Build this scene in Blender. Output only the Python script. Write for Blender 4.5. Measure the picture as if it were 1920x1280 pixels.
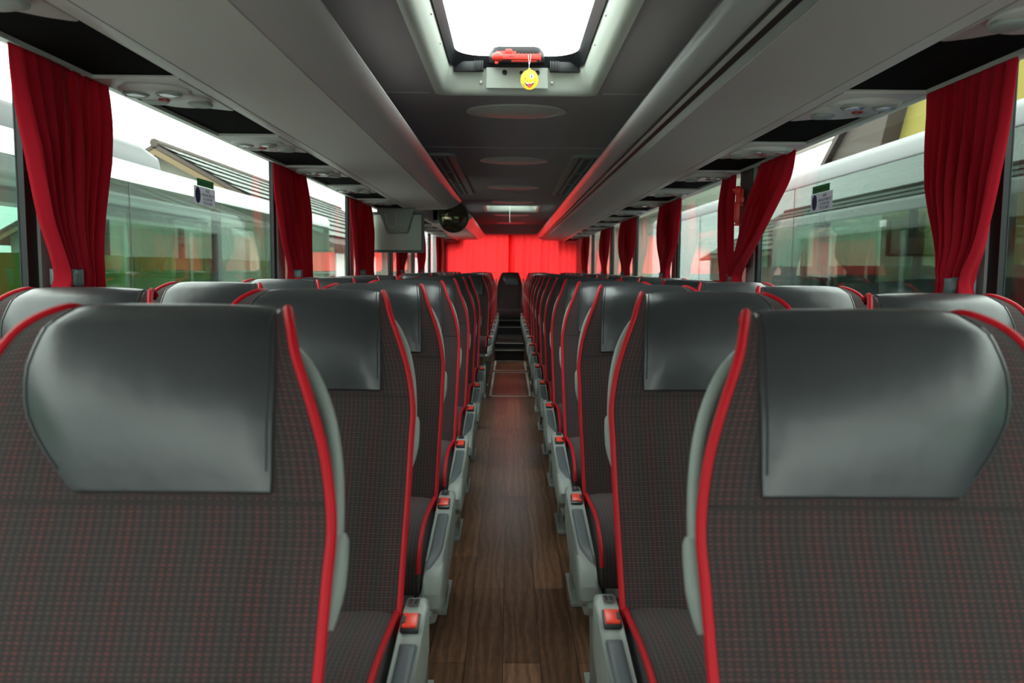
import bpy, bmesh, math, random
from mathutils import Vector, Matrix
random.seed(7)
for o in list(bpy.data.objects): bpy.data.objects.remove(o)
S = bpy.context.scene
C = S.collection
CZ = 1.22                                   # eye height over the aisle floor
# ------------------------------------------------------------------ camera
cam = bpy.data.cameras.new('camera'); co = bpy.data.objects.new('camera', cam); C.objects.link(co)
cam.sensor_width = 36; cam.lens = 28; cam.clip_start = 0.02; cam.clip_end = 300
th, yaw, rl = math.atan(135/1493.3), 0.0040, 0.0075
Rz = Matrix.Rotation(-yaw, 3, 'Z')
fwd = Rz @ Vector((0, math.cos(th), -math.sin(th))); up = Rz @ Vector((0, math.sin(th), math.cos(th))); rt = Rz @ Vector((1, 0, 0))
rt2 = rt*math.cos(rl) + up*math.sin(rl); up2 = -rt*math.sin(rl) + up*math.cos(rl)
M = Matrix((rt2, up2, -fwd)).transposed().to_4x4(); M.translation = (0, 0, CZ); co.matrix_world = M
cam.dof.use_dof = True; cam.dof.focus_distance = 3.0; cam.dof.aperture_fstop = 5.0
S.camera = co
S.view_settings.view_transform = 'Standard'; S.view_settings.look = 'None'
S.view_settings.gamma = 1; S.view_settings.use_curve_mapping = False
S.view_settings.exposure = 1.65
# ------------------------------------------------------------------ overcast sky
W = bpy.data.worlds.new('sky'); S.world = W; W.use_nodes = True
wn = W.node_tree.nodes; wl = W.node_tree.links; bg = wn['Background']
tc = wn.new('ShaderNodeTexCoord'); sx = wn.new('ShaderNodeSeparateXYZ'); cr = wn.new('ShaderNodeValToRGB')
wl.new(tc.outputs['Generated'], sx.inputs[0]); wl.new(sx.outputs['Z'], cr.inputs[0]); wl.new(cr.outputs[0], bg.inputs[0])
cr.color_ramp.elements[0].color = (.55, .60, .60, 1); cr.color_ramp.elements[0].position = 0.0
cr.color_ramp.elements[1].color = (.93, 1.0, .98, 1); cr.color_ramp.elements[1].position = 0.3
bg.inputs[1].default_value = 2.1

# ------------------------------------------------------------------ materials
def mat(name, col, rough=.5, metal=0, spec=.5, coat=0, bump=None, emit=None):
    m = bpy.data.materials.new(name); m.use_nodes = True; b = m.node_tree.nodes['Principled BSDF']
    b.inputs['Base Color'].default_value = (*col, 1); b.inputs['Roughness'].default_value = rough
    b.inputs['Metallic'].default_value = metal; b.inputs['Specular IOR Level'].default_value = spec
    b.inputs['Coat Weight'].default_value = coat
    if bump:
        n = m.node_tree.nodes; l = m.node_tree.links
        t = n.new('ShaderNodeTexCoord'); x = n.new('ShaderNodeTexNoise'); u = n.new('ShaderNodeBump')
        x.inputs['Scale'].default_value = bump[0]; x.inputs['Detail'].default_value = 4
        u.inputs['Strength'].default_value = bump[1]; u.inputs['Distance'].default_value = bump[2]
        l.new(t.outputs['Object'], x.inputs['Vector']); l.new(x.outputs[0], u.inputs['Height']); l.new(u.outputs[0], b.inputs['Normal'])
        r = n.new('ShaderNodeMixRGB'); r.blend_type = 'MULTIPLY'; r.inputs[0].default_value = .35
        r.inputs[1].default_value = (*col, 1); l.new(x.outputs[0], r.inputs[2]); 
        if len(bump) > 3: l.new(r.outputs[0], b.inputs['Base Color'])
    return m
def nd(m): return m.node_tree.nodes, m.node_tree.links, m.node_tree.nodes['Principled BSDF']
def math_n(n, l, op, a, b=None, c=None):
    k = n.new('ShaderNodeMath'); k.operation = op
    for i, v in enumerate((a, b, c)):
        if v is None: continue
        if isinstance(v, (int, float)): k.inputs[i].default_value = v
        else: l.new(v, k.inputs[i])
    return k.outputs[0]

def fabric_mat():
    m = mat('patterned_seat_fabric', (.03, .025, .026), .9, spec=.2); n, l, b = nd(m)
    uv = n.new('ShaderNodeUVMap'); s = n.new('ShaderNodeSeparateXYZ'); l.new(uv.outputs[0], s.inputs[0])
    U = math_n(n, l, 'MULTIPLY', s.outputs[0], 1/.0088); V = math_n(n, l, 'MULTIPLY', s.outputs[1], 1/.0050)
    cu = math_n(n, l, 'FLOOR', U); fu = math_n(n, l, 'FRACT', U)
    V2 = math_n(n, l, 'ADD', V, math_n(n, l, 'MULTIPLY', cu, 0.0)); fv = math_n(n, l, 'FRACT', V2)
    a = math_n(n, l, 'MULTIPLY', math_n(n, l, 'LESS_THAN', math_n(n, l, 'ABSOLUTE', math_n(n, l, 'SUBTRACT', fu, .5)), math_n(n, l, 'MULTIPLY_ADD', math_n(n, l, 'MODULO', math_n(n, l, 'ABSOLUTE', math_n(n, l, 'FLOOR', V)), 2.0), .14, .18)), math_n(n, l, 'LESS_THAN', fv, .42))
    # red dashes in soft vertical bands, beige in between
    sb = math_n(n, l, 'SINE', math_n(n, l, 'MULTIPLY', s.outputs[0], 2*math.pi/.049)); 
    sb = math_n(n, l, 'MULTIPLY_ADD', sb, .5, .5)
    nz = n.new('ShaderNodeTexNoise'); nz.inputs['Scale'].default_value = 22; l.new(uv.outputs[0], nz.inputs['Vector'])
    mc = n.new('ShaderNodeMixRGB'); mc.inputs[1].default_value = (.11, .078, .072, 1); mc.inputs[2].default_value = (.23, .045, .042, 1)
    l.new(math_n(n, l, 'MULTIPLY', sb, math_n(n, l, 'MULTIPLY_ADD', nz.outputs[0], 1.2, .2)), mc.inputs[0])
    base = n.new('ShaderNodeMixRGB'); base.inputs[1].default_value = (.036, .030, .031, 1); l.new(mc.outputs[0], base.inputs[2])
    l.new(math_n(n, l, 'MULTIPLY', a, .62), base.inputs[0]); l.new(base.outputs[0], b.inputs['Base Color'])
    b.inputs['Sheen Weight'].default_value = .08; b.inputs['Sheen Roughness'].default_value = .5
    wv = n.new('ShaderNodeBump'); wv.inputs['Strength'].default_value = .4; wv.inputs['Distance'].default_value = .001
    l.new(a, wv.inputs['Height']); l.new(wv.outputs[0], b.inputs['Normal'])
    return m
def wood_mat():
    m = mat('wood_plank_floor', (.1, .05, .03), .30, spec=.4); n, l, b = nd(m)
    t = n.new('ShaderNodeTexCoord'); mp = n.new('ShaderNodeMapping'); l.new(t.outputs['Object'], mp.inputs[0])
    mp.inputs['Rotation'].default_value = (0, 0, math.pi/2); mp.inputs['Location'].default_value = (.2, .012, 0)
    br = n.new('ShaderNodeTexBrick'); l.new(mp.outputs[0], br.inputs['Vector'])
    br.inputs['Color1'].default_value = (.24, .118, .066, 1); br.inputs['Color2'].default_value = (.10, .048, .027, 1); br.inputs['Mortar'].default_value = (.02, .011, .008, 1)
    br.inputs['Scale'].default_value = 1; br.inputs['Mortar Size'].default_value = .0012; br.inputs['Brick Width'].default_value = .92; br.inputs['Row Height'].default_value = .117
    br.offset = .37; br.inputs['Mortar Smooth'].default_value = 0; br.inputs['Bias'].default_value = -.1
    sc = n.new('ShaderNodeMapping'); sc.inputs['Scale'].default_value = (9, 1.3, 1); l.new(t.outputs['Object'], sc.inputs[0])
    g = n.new('ShaderNodeTexWave'); g.inputs['Scale'].default_value = 1.1; g.inputs['Distortion'].default_value = 9; g.inputs['Detail'].default_value = 3; g.inputs['Detail Scale'].default_value = 1.5
    l.new(sc.outputs[0], g.inputs['Vector'])
    x = n.new('ShaderNodeTexNoise'); x.inputs['Scale'].default_value = 14; x.inputs['Detail'].default_value = 6; l.new(sc.outputs[0], x.inputs['Vector'])
    f = math_n(n, l, 'MULTIPLY', math_n(n, l, 'MULTIPLY_ADD', g.outputs['Fac'], .45, .7), math_n(n, l, 'MULTIPLY_ADD', x.outputs[0], .9, .5))
    mx = n.new('ShaderNodeMixRGB'); mx.blend_type = 'MULTIPLY'; mx.inputs[0].default_value = 1; l.new(br.outputs[0], mx.inputs[1]); l.new(f, mx.inputs[2])
    l.new(mx.outputs[0], b.inputs['Base Color'])
    return m
def cloth_mat(name, col, trans, amt, rough=.8):
    m = mat(name, col, rough, spec=.15); n, l, b = nd(m)
    b.inputs['Sheen Weight'].default_value = .3; b.inputs['Sheen Tint'].default_value = (1, .2, .2, 1)
    tr = n.new('ShaderNodeBsdfTranslucent'); tr.inputs[0].default_value = (*trans, 1)
    mx = n.new('ShaderNodeMixShader'); mx.inputs[0].default_value = amt
    o = n['Material Output']; l.new(b.outputs[0], mx.inputs[1]); l.new(tr.outputs[0], mx.inputs[2]); l.new(mx.outputs[0], o.inputs[0])
    return m
def pane_mat(name, tint, ior=1.5, extra=0.0, rough=0.0, gl=(1, 1, 1)):
    m = bpy.data.materials.new(name); m.use_nodes = True; n = m.node_tree.nodes; l = m.node_tree.links; n.clear()
    o = n.new('ShaderNodeOutputMaterial'); t = n.new('ShaderNodeBsdfTransparent'); t.inputs[0].default_value = (*tint, 1)
    g = n.new('ShaderNodeBsdfGlossy'); g.inputs['Roughness'].default_value = rough; g.inputs[0].default_value = (*gl, 1)
    ge = n.new('ShaderNodeNewGeometry'); dt = n.new('ShaderNodeVectorMath'); dt.operation = 'DOT_PRODUCT'
    l.new(ge.outputs['Incoming'], dt.inputs[0]); l.new(ge.outputs['Normal'], dt.inputs[1]); ca = math_n(n, l, 'ABSOLUTE', dt.outputs['Value'])
    f0 = ((ior-1)/(ior+1))**2 + extra
    mx = n.new('ShaderNodeMixShader'); l.new(math_n(n, l, 'MULTIPLY_ADD', math_n(n, l, 'POWER', math_n(n, l, 'SUBTRACT', 1.0, ca), 5.0), 1-f0, f0), mx.inputs[0])
    l.new(t.outputs[0], mx.inputs[1]); l.new(g.outputs[0], mx.inputs[2]); l.new(mx.outputs[0], o.inputs[0])
    return m
def corr_mat(name, c1, c2, wave_scale, rust=None, rows=None):
    m = mat(name, c1, .6); n, l, b = nd(m); uv = n.new('ShaderNodeUVMap')
    x = n.new('ShaderNodeTexNoise'); x.inputs['Detail'].default_value = 5
    mp = n.new('ShaderNodeMapping'); mp.inputs['Scale'].default_value = (1.6, .28, 1) if rust else (3, 3, 1); l.new(uv.outputs[0], mp.inputs[0]); l.new(mp.outputs[0], x.inputs['Vector']); x.inputs['Scale'].default_value = 1.4
    rp = n.new('ShaderNodeValToRGB'); rp.color_ramp.elements[0].position = .42; rp.color_ramp.elements[1].position = .58
    rp.color_ramp.elements[0].color = (*c1, 1); rp.color_ramp.elements[1].color = (*c2, 1); l.new(x.outputs[0], rp.inputs[0])
    s = n.new('ShaderNodeSeparateXYZ'); l.new(uv.outputs[0], s.inputs[0])
    w = math_n(n, l, 'SINE', math_n(n, l, 'MULTIPLY', s.outputs[0], wave_scale)); h = math_n(n, l, 'MULTIPLY_ADD', w, .5, .5)
    out = rp.outputs[0]
    if rows:
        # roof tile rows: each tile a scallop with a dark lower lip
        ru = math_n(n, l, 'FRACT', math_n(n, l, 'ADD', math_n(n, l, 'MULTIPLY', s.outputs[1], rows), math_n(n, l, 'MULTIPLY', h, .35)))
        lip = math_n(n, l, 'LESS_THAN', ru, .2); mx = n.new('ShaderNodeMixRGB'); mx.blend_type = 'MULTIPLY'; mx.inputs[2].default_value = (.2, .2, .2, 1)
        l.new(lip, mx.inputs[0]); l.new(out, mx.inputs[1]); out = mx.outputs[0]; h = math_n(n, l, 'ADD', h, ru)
    l.new(out, b.inputs['Base Color'])
    u = n.new('ShaderNodeBump'); u.inputs['Distance'].default_value = .05; l.new(h, u.inputs['Height']); l.new(u.outputs[0], b.inputs['Normal'])
    return m
FAB = fabric_mat(); WOOD = wood_mat()
LEA = mat('black_leather', (.032, .034, .037), .33, spec=.62, bump=(14, .25, .006)); 
PIPE = mat('red_piping', (.48, .004, .014), .5, spec=.25); SEAM = mat('dark_seam_thread', (.012, .012, .014), .7)
PALE = mat('pale_grey_plastic', (.30, .33, .305), .42, spec=.4); PAD = mat('slate_armrest_rubber', (.105, .125, .135), .5, spec=.4)
ORANGE = mat('orange_red_buckle_plastic', (.85, .055, .03), .35); BLK = mat('black_plastic', (.012, .012, .014), .4)
BLKM = mat('matt_black_panel', (.0045, .004, .004), .95, spec=.1); METAL = mat('brushed_steel', (.42, .43, .43), .4, .7)
RACK = mat('grey_rack_laminate', (.62, .585, .54), .55, spec=.35, bump=(260, .12, .001)); TRIMP = mat('rack_edge_plastic', (.56, .54, .51), .33, spec=.45)
GLOSSG = mat('glossy_grey_cover', (.5, .5, .5), .16, spec=.6); CEIL = mat('charcoal_headliner', (.36, .325, .325), .95, spec=.1, bump=(320, .2, .001))
WELL = mat('pale_hatch_moulding', (.55, .60, .52), .5); LENS = mat('grey_lamp_lens', (.50, .51, .47), .35, spec=.5)
CHROME = mat('silver_reflector', (.75, .75, .78), .25, .9); REDB = mat('dark_red_button', (.3, .01, .012), .4)
CURT = cloth_mat('red_curtain_cloth', (.46, .008, .024), (.75, .012, .025), .16); RCURT = cloth_mat('red_rear_curtain_cloth', (.6, .05, .055), (1.0, .19, .20), .80)
WALLP = mat('grey_wall_laminate', (.36, .39, .39), .5); RUB = mat('black_window_rubber', (.012, .013, .015), .5)
HAMR = mat('red_hammer_plastic', (.85, .045, .03), .35); YEL = mat('yellow_card', (.95, .55, .01), .4); WHT = mat('white_card', (.85, .85, .85), .4)
BLUE = mat('blue_print', (.015, .06, .28), .4); REDP = mat('red_print', (.75, .02, .02), .4); DKP = mat('brown_print', (.06, .015, .005), .5)
STICK = cloth_mat('grey_sticker', (.30, .29, .31), (.16, .15, .17), .7, .5); GREENS = cloth_mat('dark_green_sticker', (.015, .085, .035), (.006, .035, .012), .6, .5); SBLUE = mat('blue_lettering_print', (.03, .05, .18), .5)
GLASS = pane_mat('window_glass', (.92, .95, .92), 1.5, .03)
HGLASS = pane_mat('hatch_glass', (.97, 1, .99), 1.2)
CGLASS = pane_mat('coach_tinted_glass', (.66, .78, .73), 1.5, .0, .01, (.75, .8, .78))
STEP = mat('dark_step_rubber', (.02, .018, .018), .7); ALU = mat('aluminium_edge', (.66, .63, .56), .45, .3)
WHITE = mat('white_coach_paint', (.50, .52, .52), .35, coat=.2); SILV = mat('silver_grey_coach_paint', (.05, .06, .063), .35, coat=.0)
DKB = mat('dark_coach_interior', (.03, .035, .035), .8); GRNS = mat('green_coach_seat_cloth', (.12, .22, .03), .8)
ASPH = mat('pale_concrete', (.42, .42, .40), .9, bump=(6, .5, .02)); 

# ------------------------------------------------------------------ object helpers
def obj(name, bm, m=None, parent=None, smooth=True, uvs=True):
    me = bpy.data.meshes.new(name); bmesh.ops.recalc_face_normals(bm, faces=bm.faces); bm.to_mesh(me); bm.free()
    if smooth:
        for p in me.polygons: p.use_smooth = True
        me.set_sharp_from_angle(angle=math.radians(38))
    if m: me.materials.append(m)
    o = bpy.data.objects.new(name, me); C.objects.link(o)
    if parent: o.parent = parent
    return o
def tag(o, label=None, cat=None, group=None, kind=None):
    for k, v in (('label', label), ('category', cat), ('group', group), ('kind', kind)):
        if v: o[k] = v
    return o
def thing(name, label, cat, loc=(0, 0, 0), rot=(0, 0, 0), group=None):
    o = bpy.data.objects.new(name, None); C.objects.link(o); o.location = loc; o.rotation_euler = rot; o.empty_display_size = .05
    return tag(o, label, cat, group)
def struct(name, bm, m, parent=None, smooth=False):
    o = obj(name, bm, m, parent, smooth)
    if not parent: o['kind'] = 'structure'
    return o
def dup(r, loc=None, label=None, name=None, group=None, scale=None):
    n = r.copy(); C.objects.link(n)
    if loc is not None: n.location = loc
    if scale: n.scale = scale
    if label: n['label'] = label
    if group: n['group'] = group
    for c in list(r.children):
        d = c.copy(); C.objects.link(d); d.parent = n
        for g in list(c.children):
            e = g.copy(); C.objects.link(e); e.parent = d
    return n
B = bmesh.new
def box(bm, x0, x1, y0, y1, z0, z1, bev=0, seg=2):
    vs = [bm.verts.new((x, y, z)) for x in (x0, x1) for y in (y0, y1) for z in (z0, z1)]
    f = [(0, 1, 3, 2), (4, 6, 7, 5), (0, 4, 5, 1), (2, 3, 7, 6), (0, 2, 6, 4), (1, 5, 7, 3)]
    fs = [bm.faces.new([vs[i] for i in q]) for q in f]
    if bev: bmesh.ops.bevel(bm, geom=list({e for q in fs for e in q.edges}), offset=bev, segments=seg, affect='EDGES', profile=.5)
    return bm
def bx(*a, **k): return box(B(), *a, **k)
def prism(bm, pts, a0, a1, axis='x', bev=0, seg=2):
    """polygon (p,q) extruded along axis; axis x: (y,z), y: (x,z), z: (x,y)"""
    def P(p, q, a): return {'x': (a, p, q), 'y': (p, a, q), 'z': (p, q, a)}[axis]
    A = [bm.verts.new(P(p, q, a0)) for p, q in pts]; D = [bm.verts.new(P(p, q, a1)) for p, q in pts]
    n = len(pts); fs = [bm.faces.new(A), bm.faces.new(D[::-1])] + [bm.faces.new((A[i], A[(i+1) % n], D[(i+1) % n], D[i])) for i in range(n)]
    if bev: bmesh.ops.bevel(bm, geom=list({e for q in fs[:2] for e in q.edges}), offset=bev, segments=seg, affect='EDGES', profile=.5)
    return bm
def tube(bm, pts, r, seg=8, cap=True):
    pts = [Vector(p) for p in pts]; rings = []; ref = None
    for i, p in enumerate(pts):
        t = (pts[min(i+1, len(pts)-1)] - pts[max(i-1, 0)]).normalized()
        if ref is None: ref = t.orthogonal().normalized()
        ref = (ref - t*ref.dot(t)).normalized(); bi = t.cross(ref); rr = r[i] if isinstance(r, (list, tuple)) else r
        rings.append([bm.verts.new(p + (ref*math.cos(a) + bi*math.sin(a))*rr) for a in [2*math.pi*k/seg for k in range(seg)]])
    for A, D in zip(rings, rings[1:]):
        for k in range(seg): bm.faces.new((A[k], A[(k+1) % seg], D[(k+1) % seg], D[k]))
    if cap: bm.faces.new(rings[0][::-1]); bm.faces.new(rings[-1])
    return bm
def grid(bm, fn, nu, nv, closed=False, uvf=None):
    V = [[bm.verts.new(fn(i/nu, j/nv)) for i in range(nu+1)] for j in range(nv+1)]
    uvl = bm.loops.layers.uv.verify() if uvf else None
    for j in range(nv):
        for i in range(nu):
            f = bm.faces.new((V[j][i], V[j][i+1], V[j+1][i+1], V[j+1][i]))
            if uvf:
                for lp, (a, b) in zip(f.loops, ((i, j), (i+1, j), (i+1, j+1), (i, j+1))): lp[uvl].uv = uvf(a/nu, b/nv)
    return V
def lathe(bm, prof, seg=24, axis='z', c=(0, 0, 0)):
    rings = []
    for r, h in prof:
        ring = []
        for k in range(seg):
            a = 2*math.pi*k/seg; u, v = max(r, 1e-4)*math.cos(a), max(r, 1e-4)*math.sin(a)
            ring.append(bm.verts.new(Vector(c) + Vector({'z': (u, v, h), 'y': (u, h, v), 'x': (h, u, v)}[axis])))
        rings.append(ring)
    for A, D in zip(rings, rings[1:]):
        for k in range(seg): bm.faces.new((A[k], A[(k+1) % seg], D[(k+1) % seg], D[k]))
    bm.faces.new(rings[0]); bm.faces.new(rings[-1][::-1])
    return bm
def interp(tab, t):
    if t <= tab[0][0]: return tab[0][1]
    for (a, p), (b, q) in zip(tab, tab[1:]):
        if t <= b:
            f = (t-a)/(b-a); 
            return p+(q-p)*f
    return tab[-1][1]
def smooth_tab(pts, n):
    """Catmull-Rom through equal-length tuples, n samples"""
    P = [Vector(p) for p in pts]; out = []
    for i in range(n+1):
        s = i/n*(len(P)-1); k = min(int(s), len(P)-2); f = s-k
        a, b, c, d = P[max(k-1, 0)], P[k], P[k+1], P[min(k+2, len(P)-1)]
        out.append(.5*((2*b)+(c-a)*f+(2*a-5*b+4*c-d)*f*f+(3*b-a-3*c+d)*f**3))
    return out
def ellipse(cx, cy, rx, ry, n=24): return [(cx+rx*math.cos(2*math.pi*i/n), cy+ry*math.sin(2*math.pi*i/n)) for i in range(n)]

# ------------------------------------------------------------------ the bus shell (structure)
Y0, Y1 = -1.9, 14.35; XL, XR = -1.20, 1.23; ZC = CZ+.78; ZW = CZ+.55; ZS = .80
struct('floor', bx(XL-.04, XR+.04, Y0, Y1, -.06, 0), WOOD)
HAT = [(-.32, .37, 2.22, 3.62), (-.32, .37, 9.75, 10.85)]
def slab_with_holes(z0, z1, x0, x1):
    bm = B(); ys = [Y0] + [v for h in HAT for v in (h[2], h[3])] + [Y1]
    for i, (a, b) in enumerate(zip(ys, ys[1:])):
        if i % 2 == 0: box(bm, x0, x1, a, b, z0, z1)
        else:
            h = HAT[i//2]; box(bm, x0, h[0], a, b, z0, z1); box(bm, h[1], x1, a, b, z0, z1)
    return bm
struct('ceiling', slab_with_holes(ZC, ZC+.015, -1.0, 1.05), CEIL)
rf = slab_with_holes(ZC+.10, ZC+.13, -1.15, 1.18)
for s, xa in ((-1, XL-.05), (1, XR+.05)):
    e = -1.15 if s < 0 else 1.18
    prism(rf, [(e, ZC+.13), (e, ZC+.10), (xa-s*.02, ZC-.03), (xa-s*.02, ZW), (xa, ZW), (xa, ZC-.03), ((xa+e)/2, ZC+.09)], Y0, Y1, 'y')
struct('trim_roof_shell', rf, WHITE)
for n, x in (('left', XL), ('right', XR)):
    s = -1 if x < 0 else 1
    struct('wall_'+n, bx(min(x, x+s*.05), max(x, x+s*.05), Y0, Y1, -.9, ZS), WALLP)
    struct('trim_sill_'+n, prism(B(), [(x-s*.035, ZS-.03), (x+s*.05, ZS-.03), (x+s*.05, ZS+.012), (x-s*.02, ZS+.012), (x-s*.035, ZS)], Y0, Y1, 'y'), PALE)
bm = bx(XL-.05, XR+.05, Y0-.08, Y0, -.9, .45); box(bm, XL-.05, XR+.05, Y0-.08, Y0, ZC-.03, ZC+.13)
struct('wall_front', bm, WALLP)
struct('window_windscreen', bx(XL, XR, Y0-.04, Y0-.034, .45, ZC-.03), GLASS)
# rear wall round the rear window
bm = bx(XL-.05, XR+.05, Y1, Y1+.08, -.9, CZ-.42); box(bm, XL-.05, XR+.05, Y1, Y1+.08, CZ+.63, ZC+.13)
box(bm, XL-.05, XL+.10, Y1, Y1+.08, CZ-.42, CZ+.63); box(bm, XR-.05, XR+.05, Y1, Y1+.08, CZ-.42, CZ+.63)
box(bm, XL+.10, -.83, Y1, Y1+.08, CZ+.41, CZ+.63); box(bm, .85, XR-.05, Y1, Y1+.08, CZ+.41, CZ+.63)  # unseen corner blocks added behind the curtains to shade their upper corners
struct('wall_rear', bm, WALLP)
struct('window_rear', bx(XL, XR, Y1+.03, Y1+.036, CZ-.42, CZ+.63), GLASS)
# pillars between the side windows, near edge first
PL = [-.6, 2.01, 4.1, 5.97, 8.05, 9.95, 12.0]; PR = [-.6, 2.02, 3.97, 5.86, 7.78, 9.6, 11.8]
k = 0
for sd, x, PP in ((-1, XL, PL), (1, XR, PR)):
    for i, y in enumerate(PP):
        k += 1
        struct('trim_pillar.%03d' % k, bx(min(x-sd*.01, x+sd*.012), max(x-sd*.01, x+sd*.012), y+.03, y+.15, ZS+.012, ZW), WALLP)
        struct('trim_rubber_edge.%03d' % k, bx(min(x-sd*.002, x+sd*.018), max(x-sd*.002, x+sd*.018), y-.015, y+.03, ZS+.012, ZW), RUB)
    edges = [Y0] + [v for y in PP for v in (y-.015, y+.15)] + [13.1]
    for i in range(0, len(edges), 2):
        struct('window_%d' % (i//2+1+(10 if sd > 0 else 0)), bx(min(x+sd*.012, x+sd*.016), max(x+sd*.012, x+sd*.016), edges[i], edges[i+1], ZS+.012, ZW), GLASS)
    struct('trim_rear_corner.%03d' % k, bx(min(x-sd*.03, x+sd*.05), max(x-sd*.03, x+sd*.05), 13.1, Y1, ZS, ZW), WALLP)
# steps at the rear of the aisle
for i, (a, b, z) in enumerate([(10.62, 10.95, .135), (10.95, 12.6, .20), (12.6, 14.3, .305)]):
    x0, x1 = (-.185, .205) if i < 2 else (XL, XR)
    struct('floor_step_%d' % (i+1), bx(x0, x1, a, b if i == 2 else 12.6, .001, z), STEP)
    struct('trim_step_%d' % (i+1), bx(-.185, .205, a-.006, a+.03, z, z+.006), ALU)
# headliner bulkhead over the rear curtain
struct('trim_rear_bulkhead', prism(B(), [(13.95, ZC), (Y1, ZC), (Y1, CZ+.62), (14.05, CZ+.62)], -.62, .68, 'x'), CEIL)
for i, y in enumerate((1.9, 3.62, 5.2, 8.28, 11.0)):
    bm = B()
    if i == 1: box(bm, -.75, -.36, y, y+.008, ZC-.003, ZC); box(bm, .41, .8, y, y+.008, ZC-.003, ZC)
    else: box(bm, -.75, .8, y, y+.008, ZC-.003, ZC)
    struct('trim_ceiling_seam_%d' % (i+1), bm, mat('seam_strip_%d' % i, (.45, .41, .41), .6))

# ------------------------------------------------------------------ coach seats
BACK = smooth_tab([(-.005, .53, .224, .218), (.0, .56, .227, .222), (.05, .66, .229, .23), (.102, .77, .232, .2335), (.150, .87, .233, .2335), (.180, .93, .233, .230),
                   (.203, 1.0, .221, .215), (.219, 1.06, .202, .192), (.238, 1.115, .180, .170), (.262, 1.148, .168, .150), (.292, 1.166, .157, .120), (.320, 1.163, .150, .108), (.345, 1.145, .148, .105)], 48)
def back_pt(ux, t, off=0.0):
    """ux = signed distance from the centre (aisle side +), t 0..1 along the profile"""
    s = t*48; k = min(int(s), 47); p = BACK[k].lerp(BACK[k+1], s-k); q = (BACK[min(k+1, 48)]-BACK[k]).to_2d().normalized()
    nrm = Vector((-q.y, q.x)); w = p[2] if ux >= 0 else p[3]; u = min(abs(ux)/w, 1)
    b = .016*(1-u**4) - .012*math.exp(-((u-.8)/.12)**2)*math.exp(-((p[1]-.75)/.2)**2) + .006*math.exp(-((p[1]-1.06)/.07)**2)*(1-u*u) + off
    b *= interp([(0, 1), (.72, 1), (.78, .65), (.85, .35), (1, .25)], t)
    y, z = p[0]+nrm.x*b, p[1]+nrm.y*b
    return y, z, p
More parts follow.
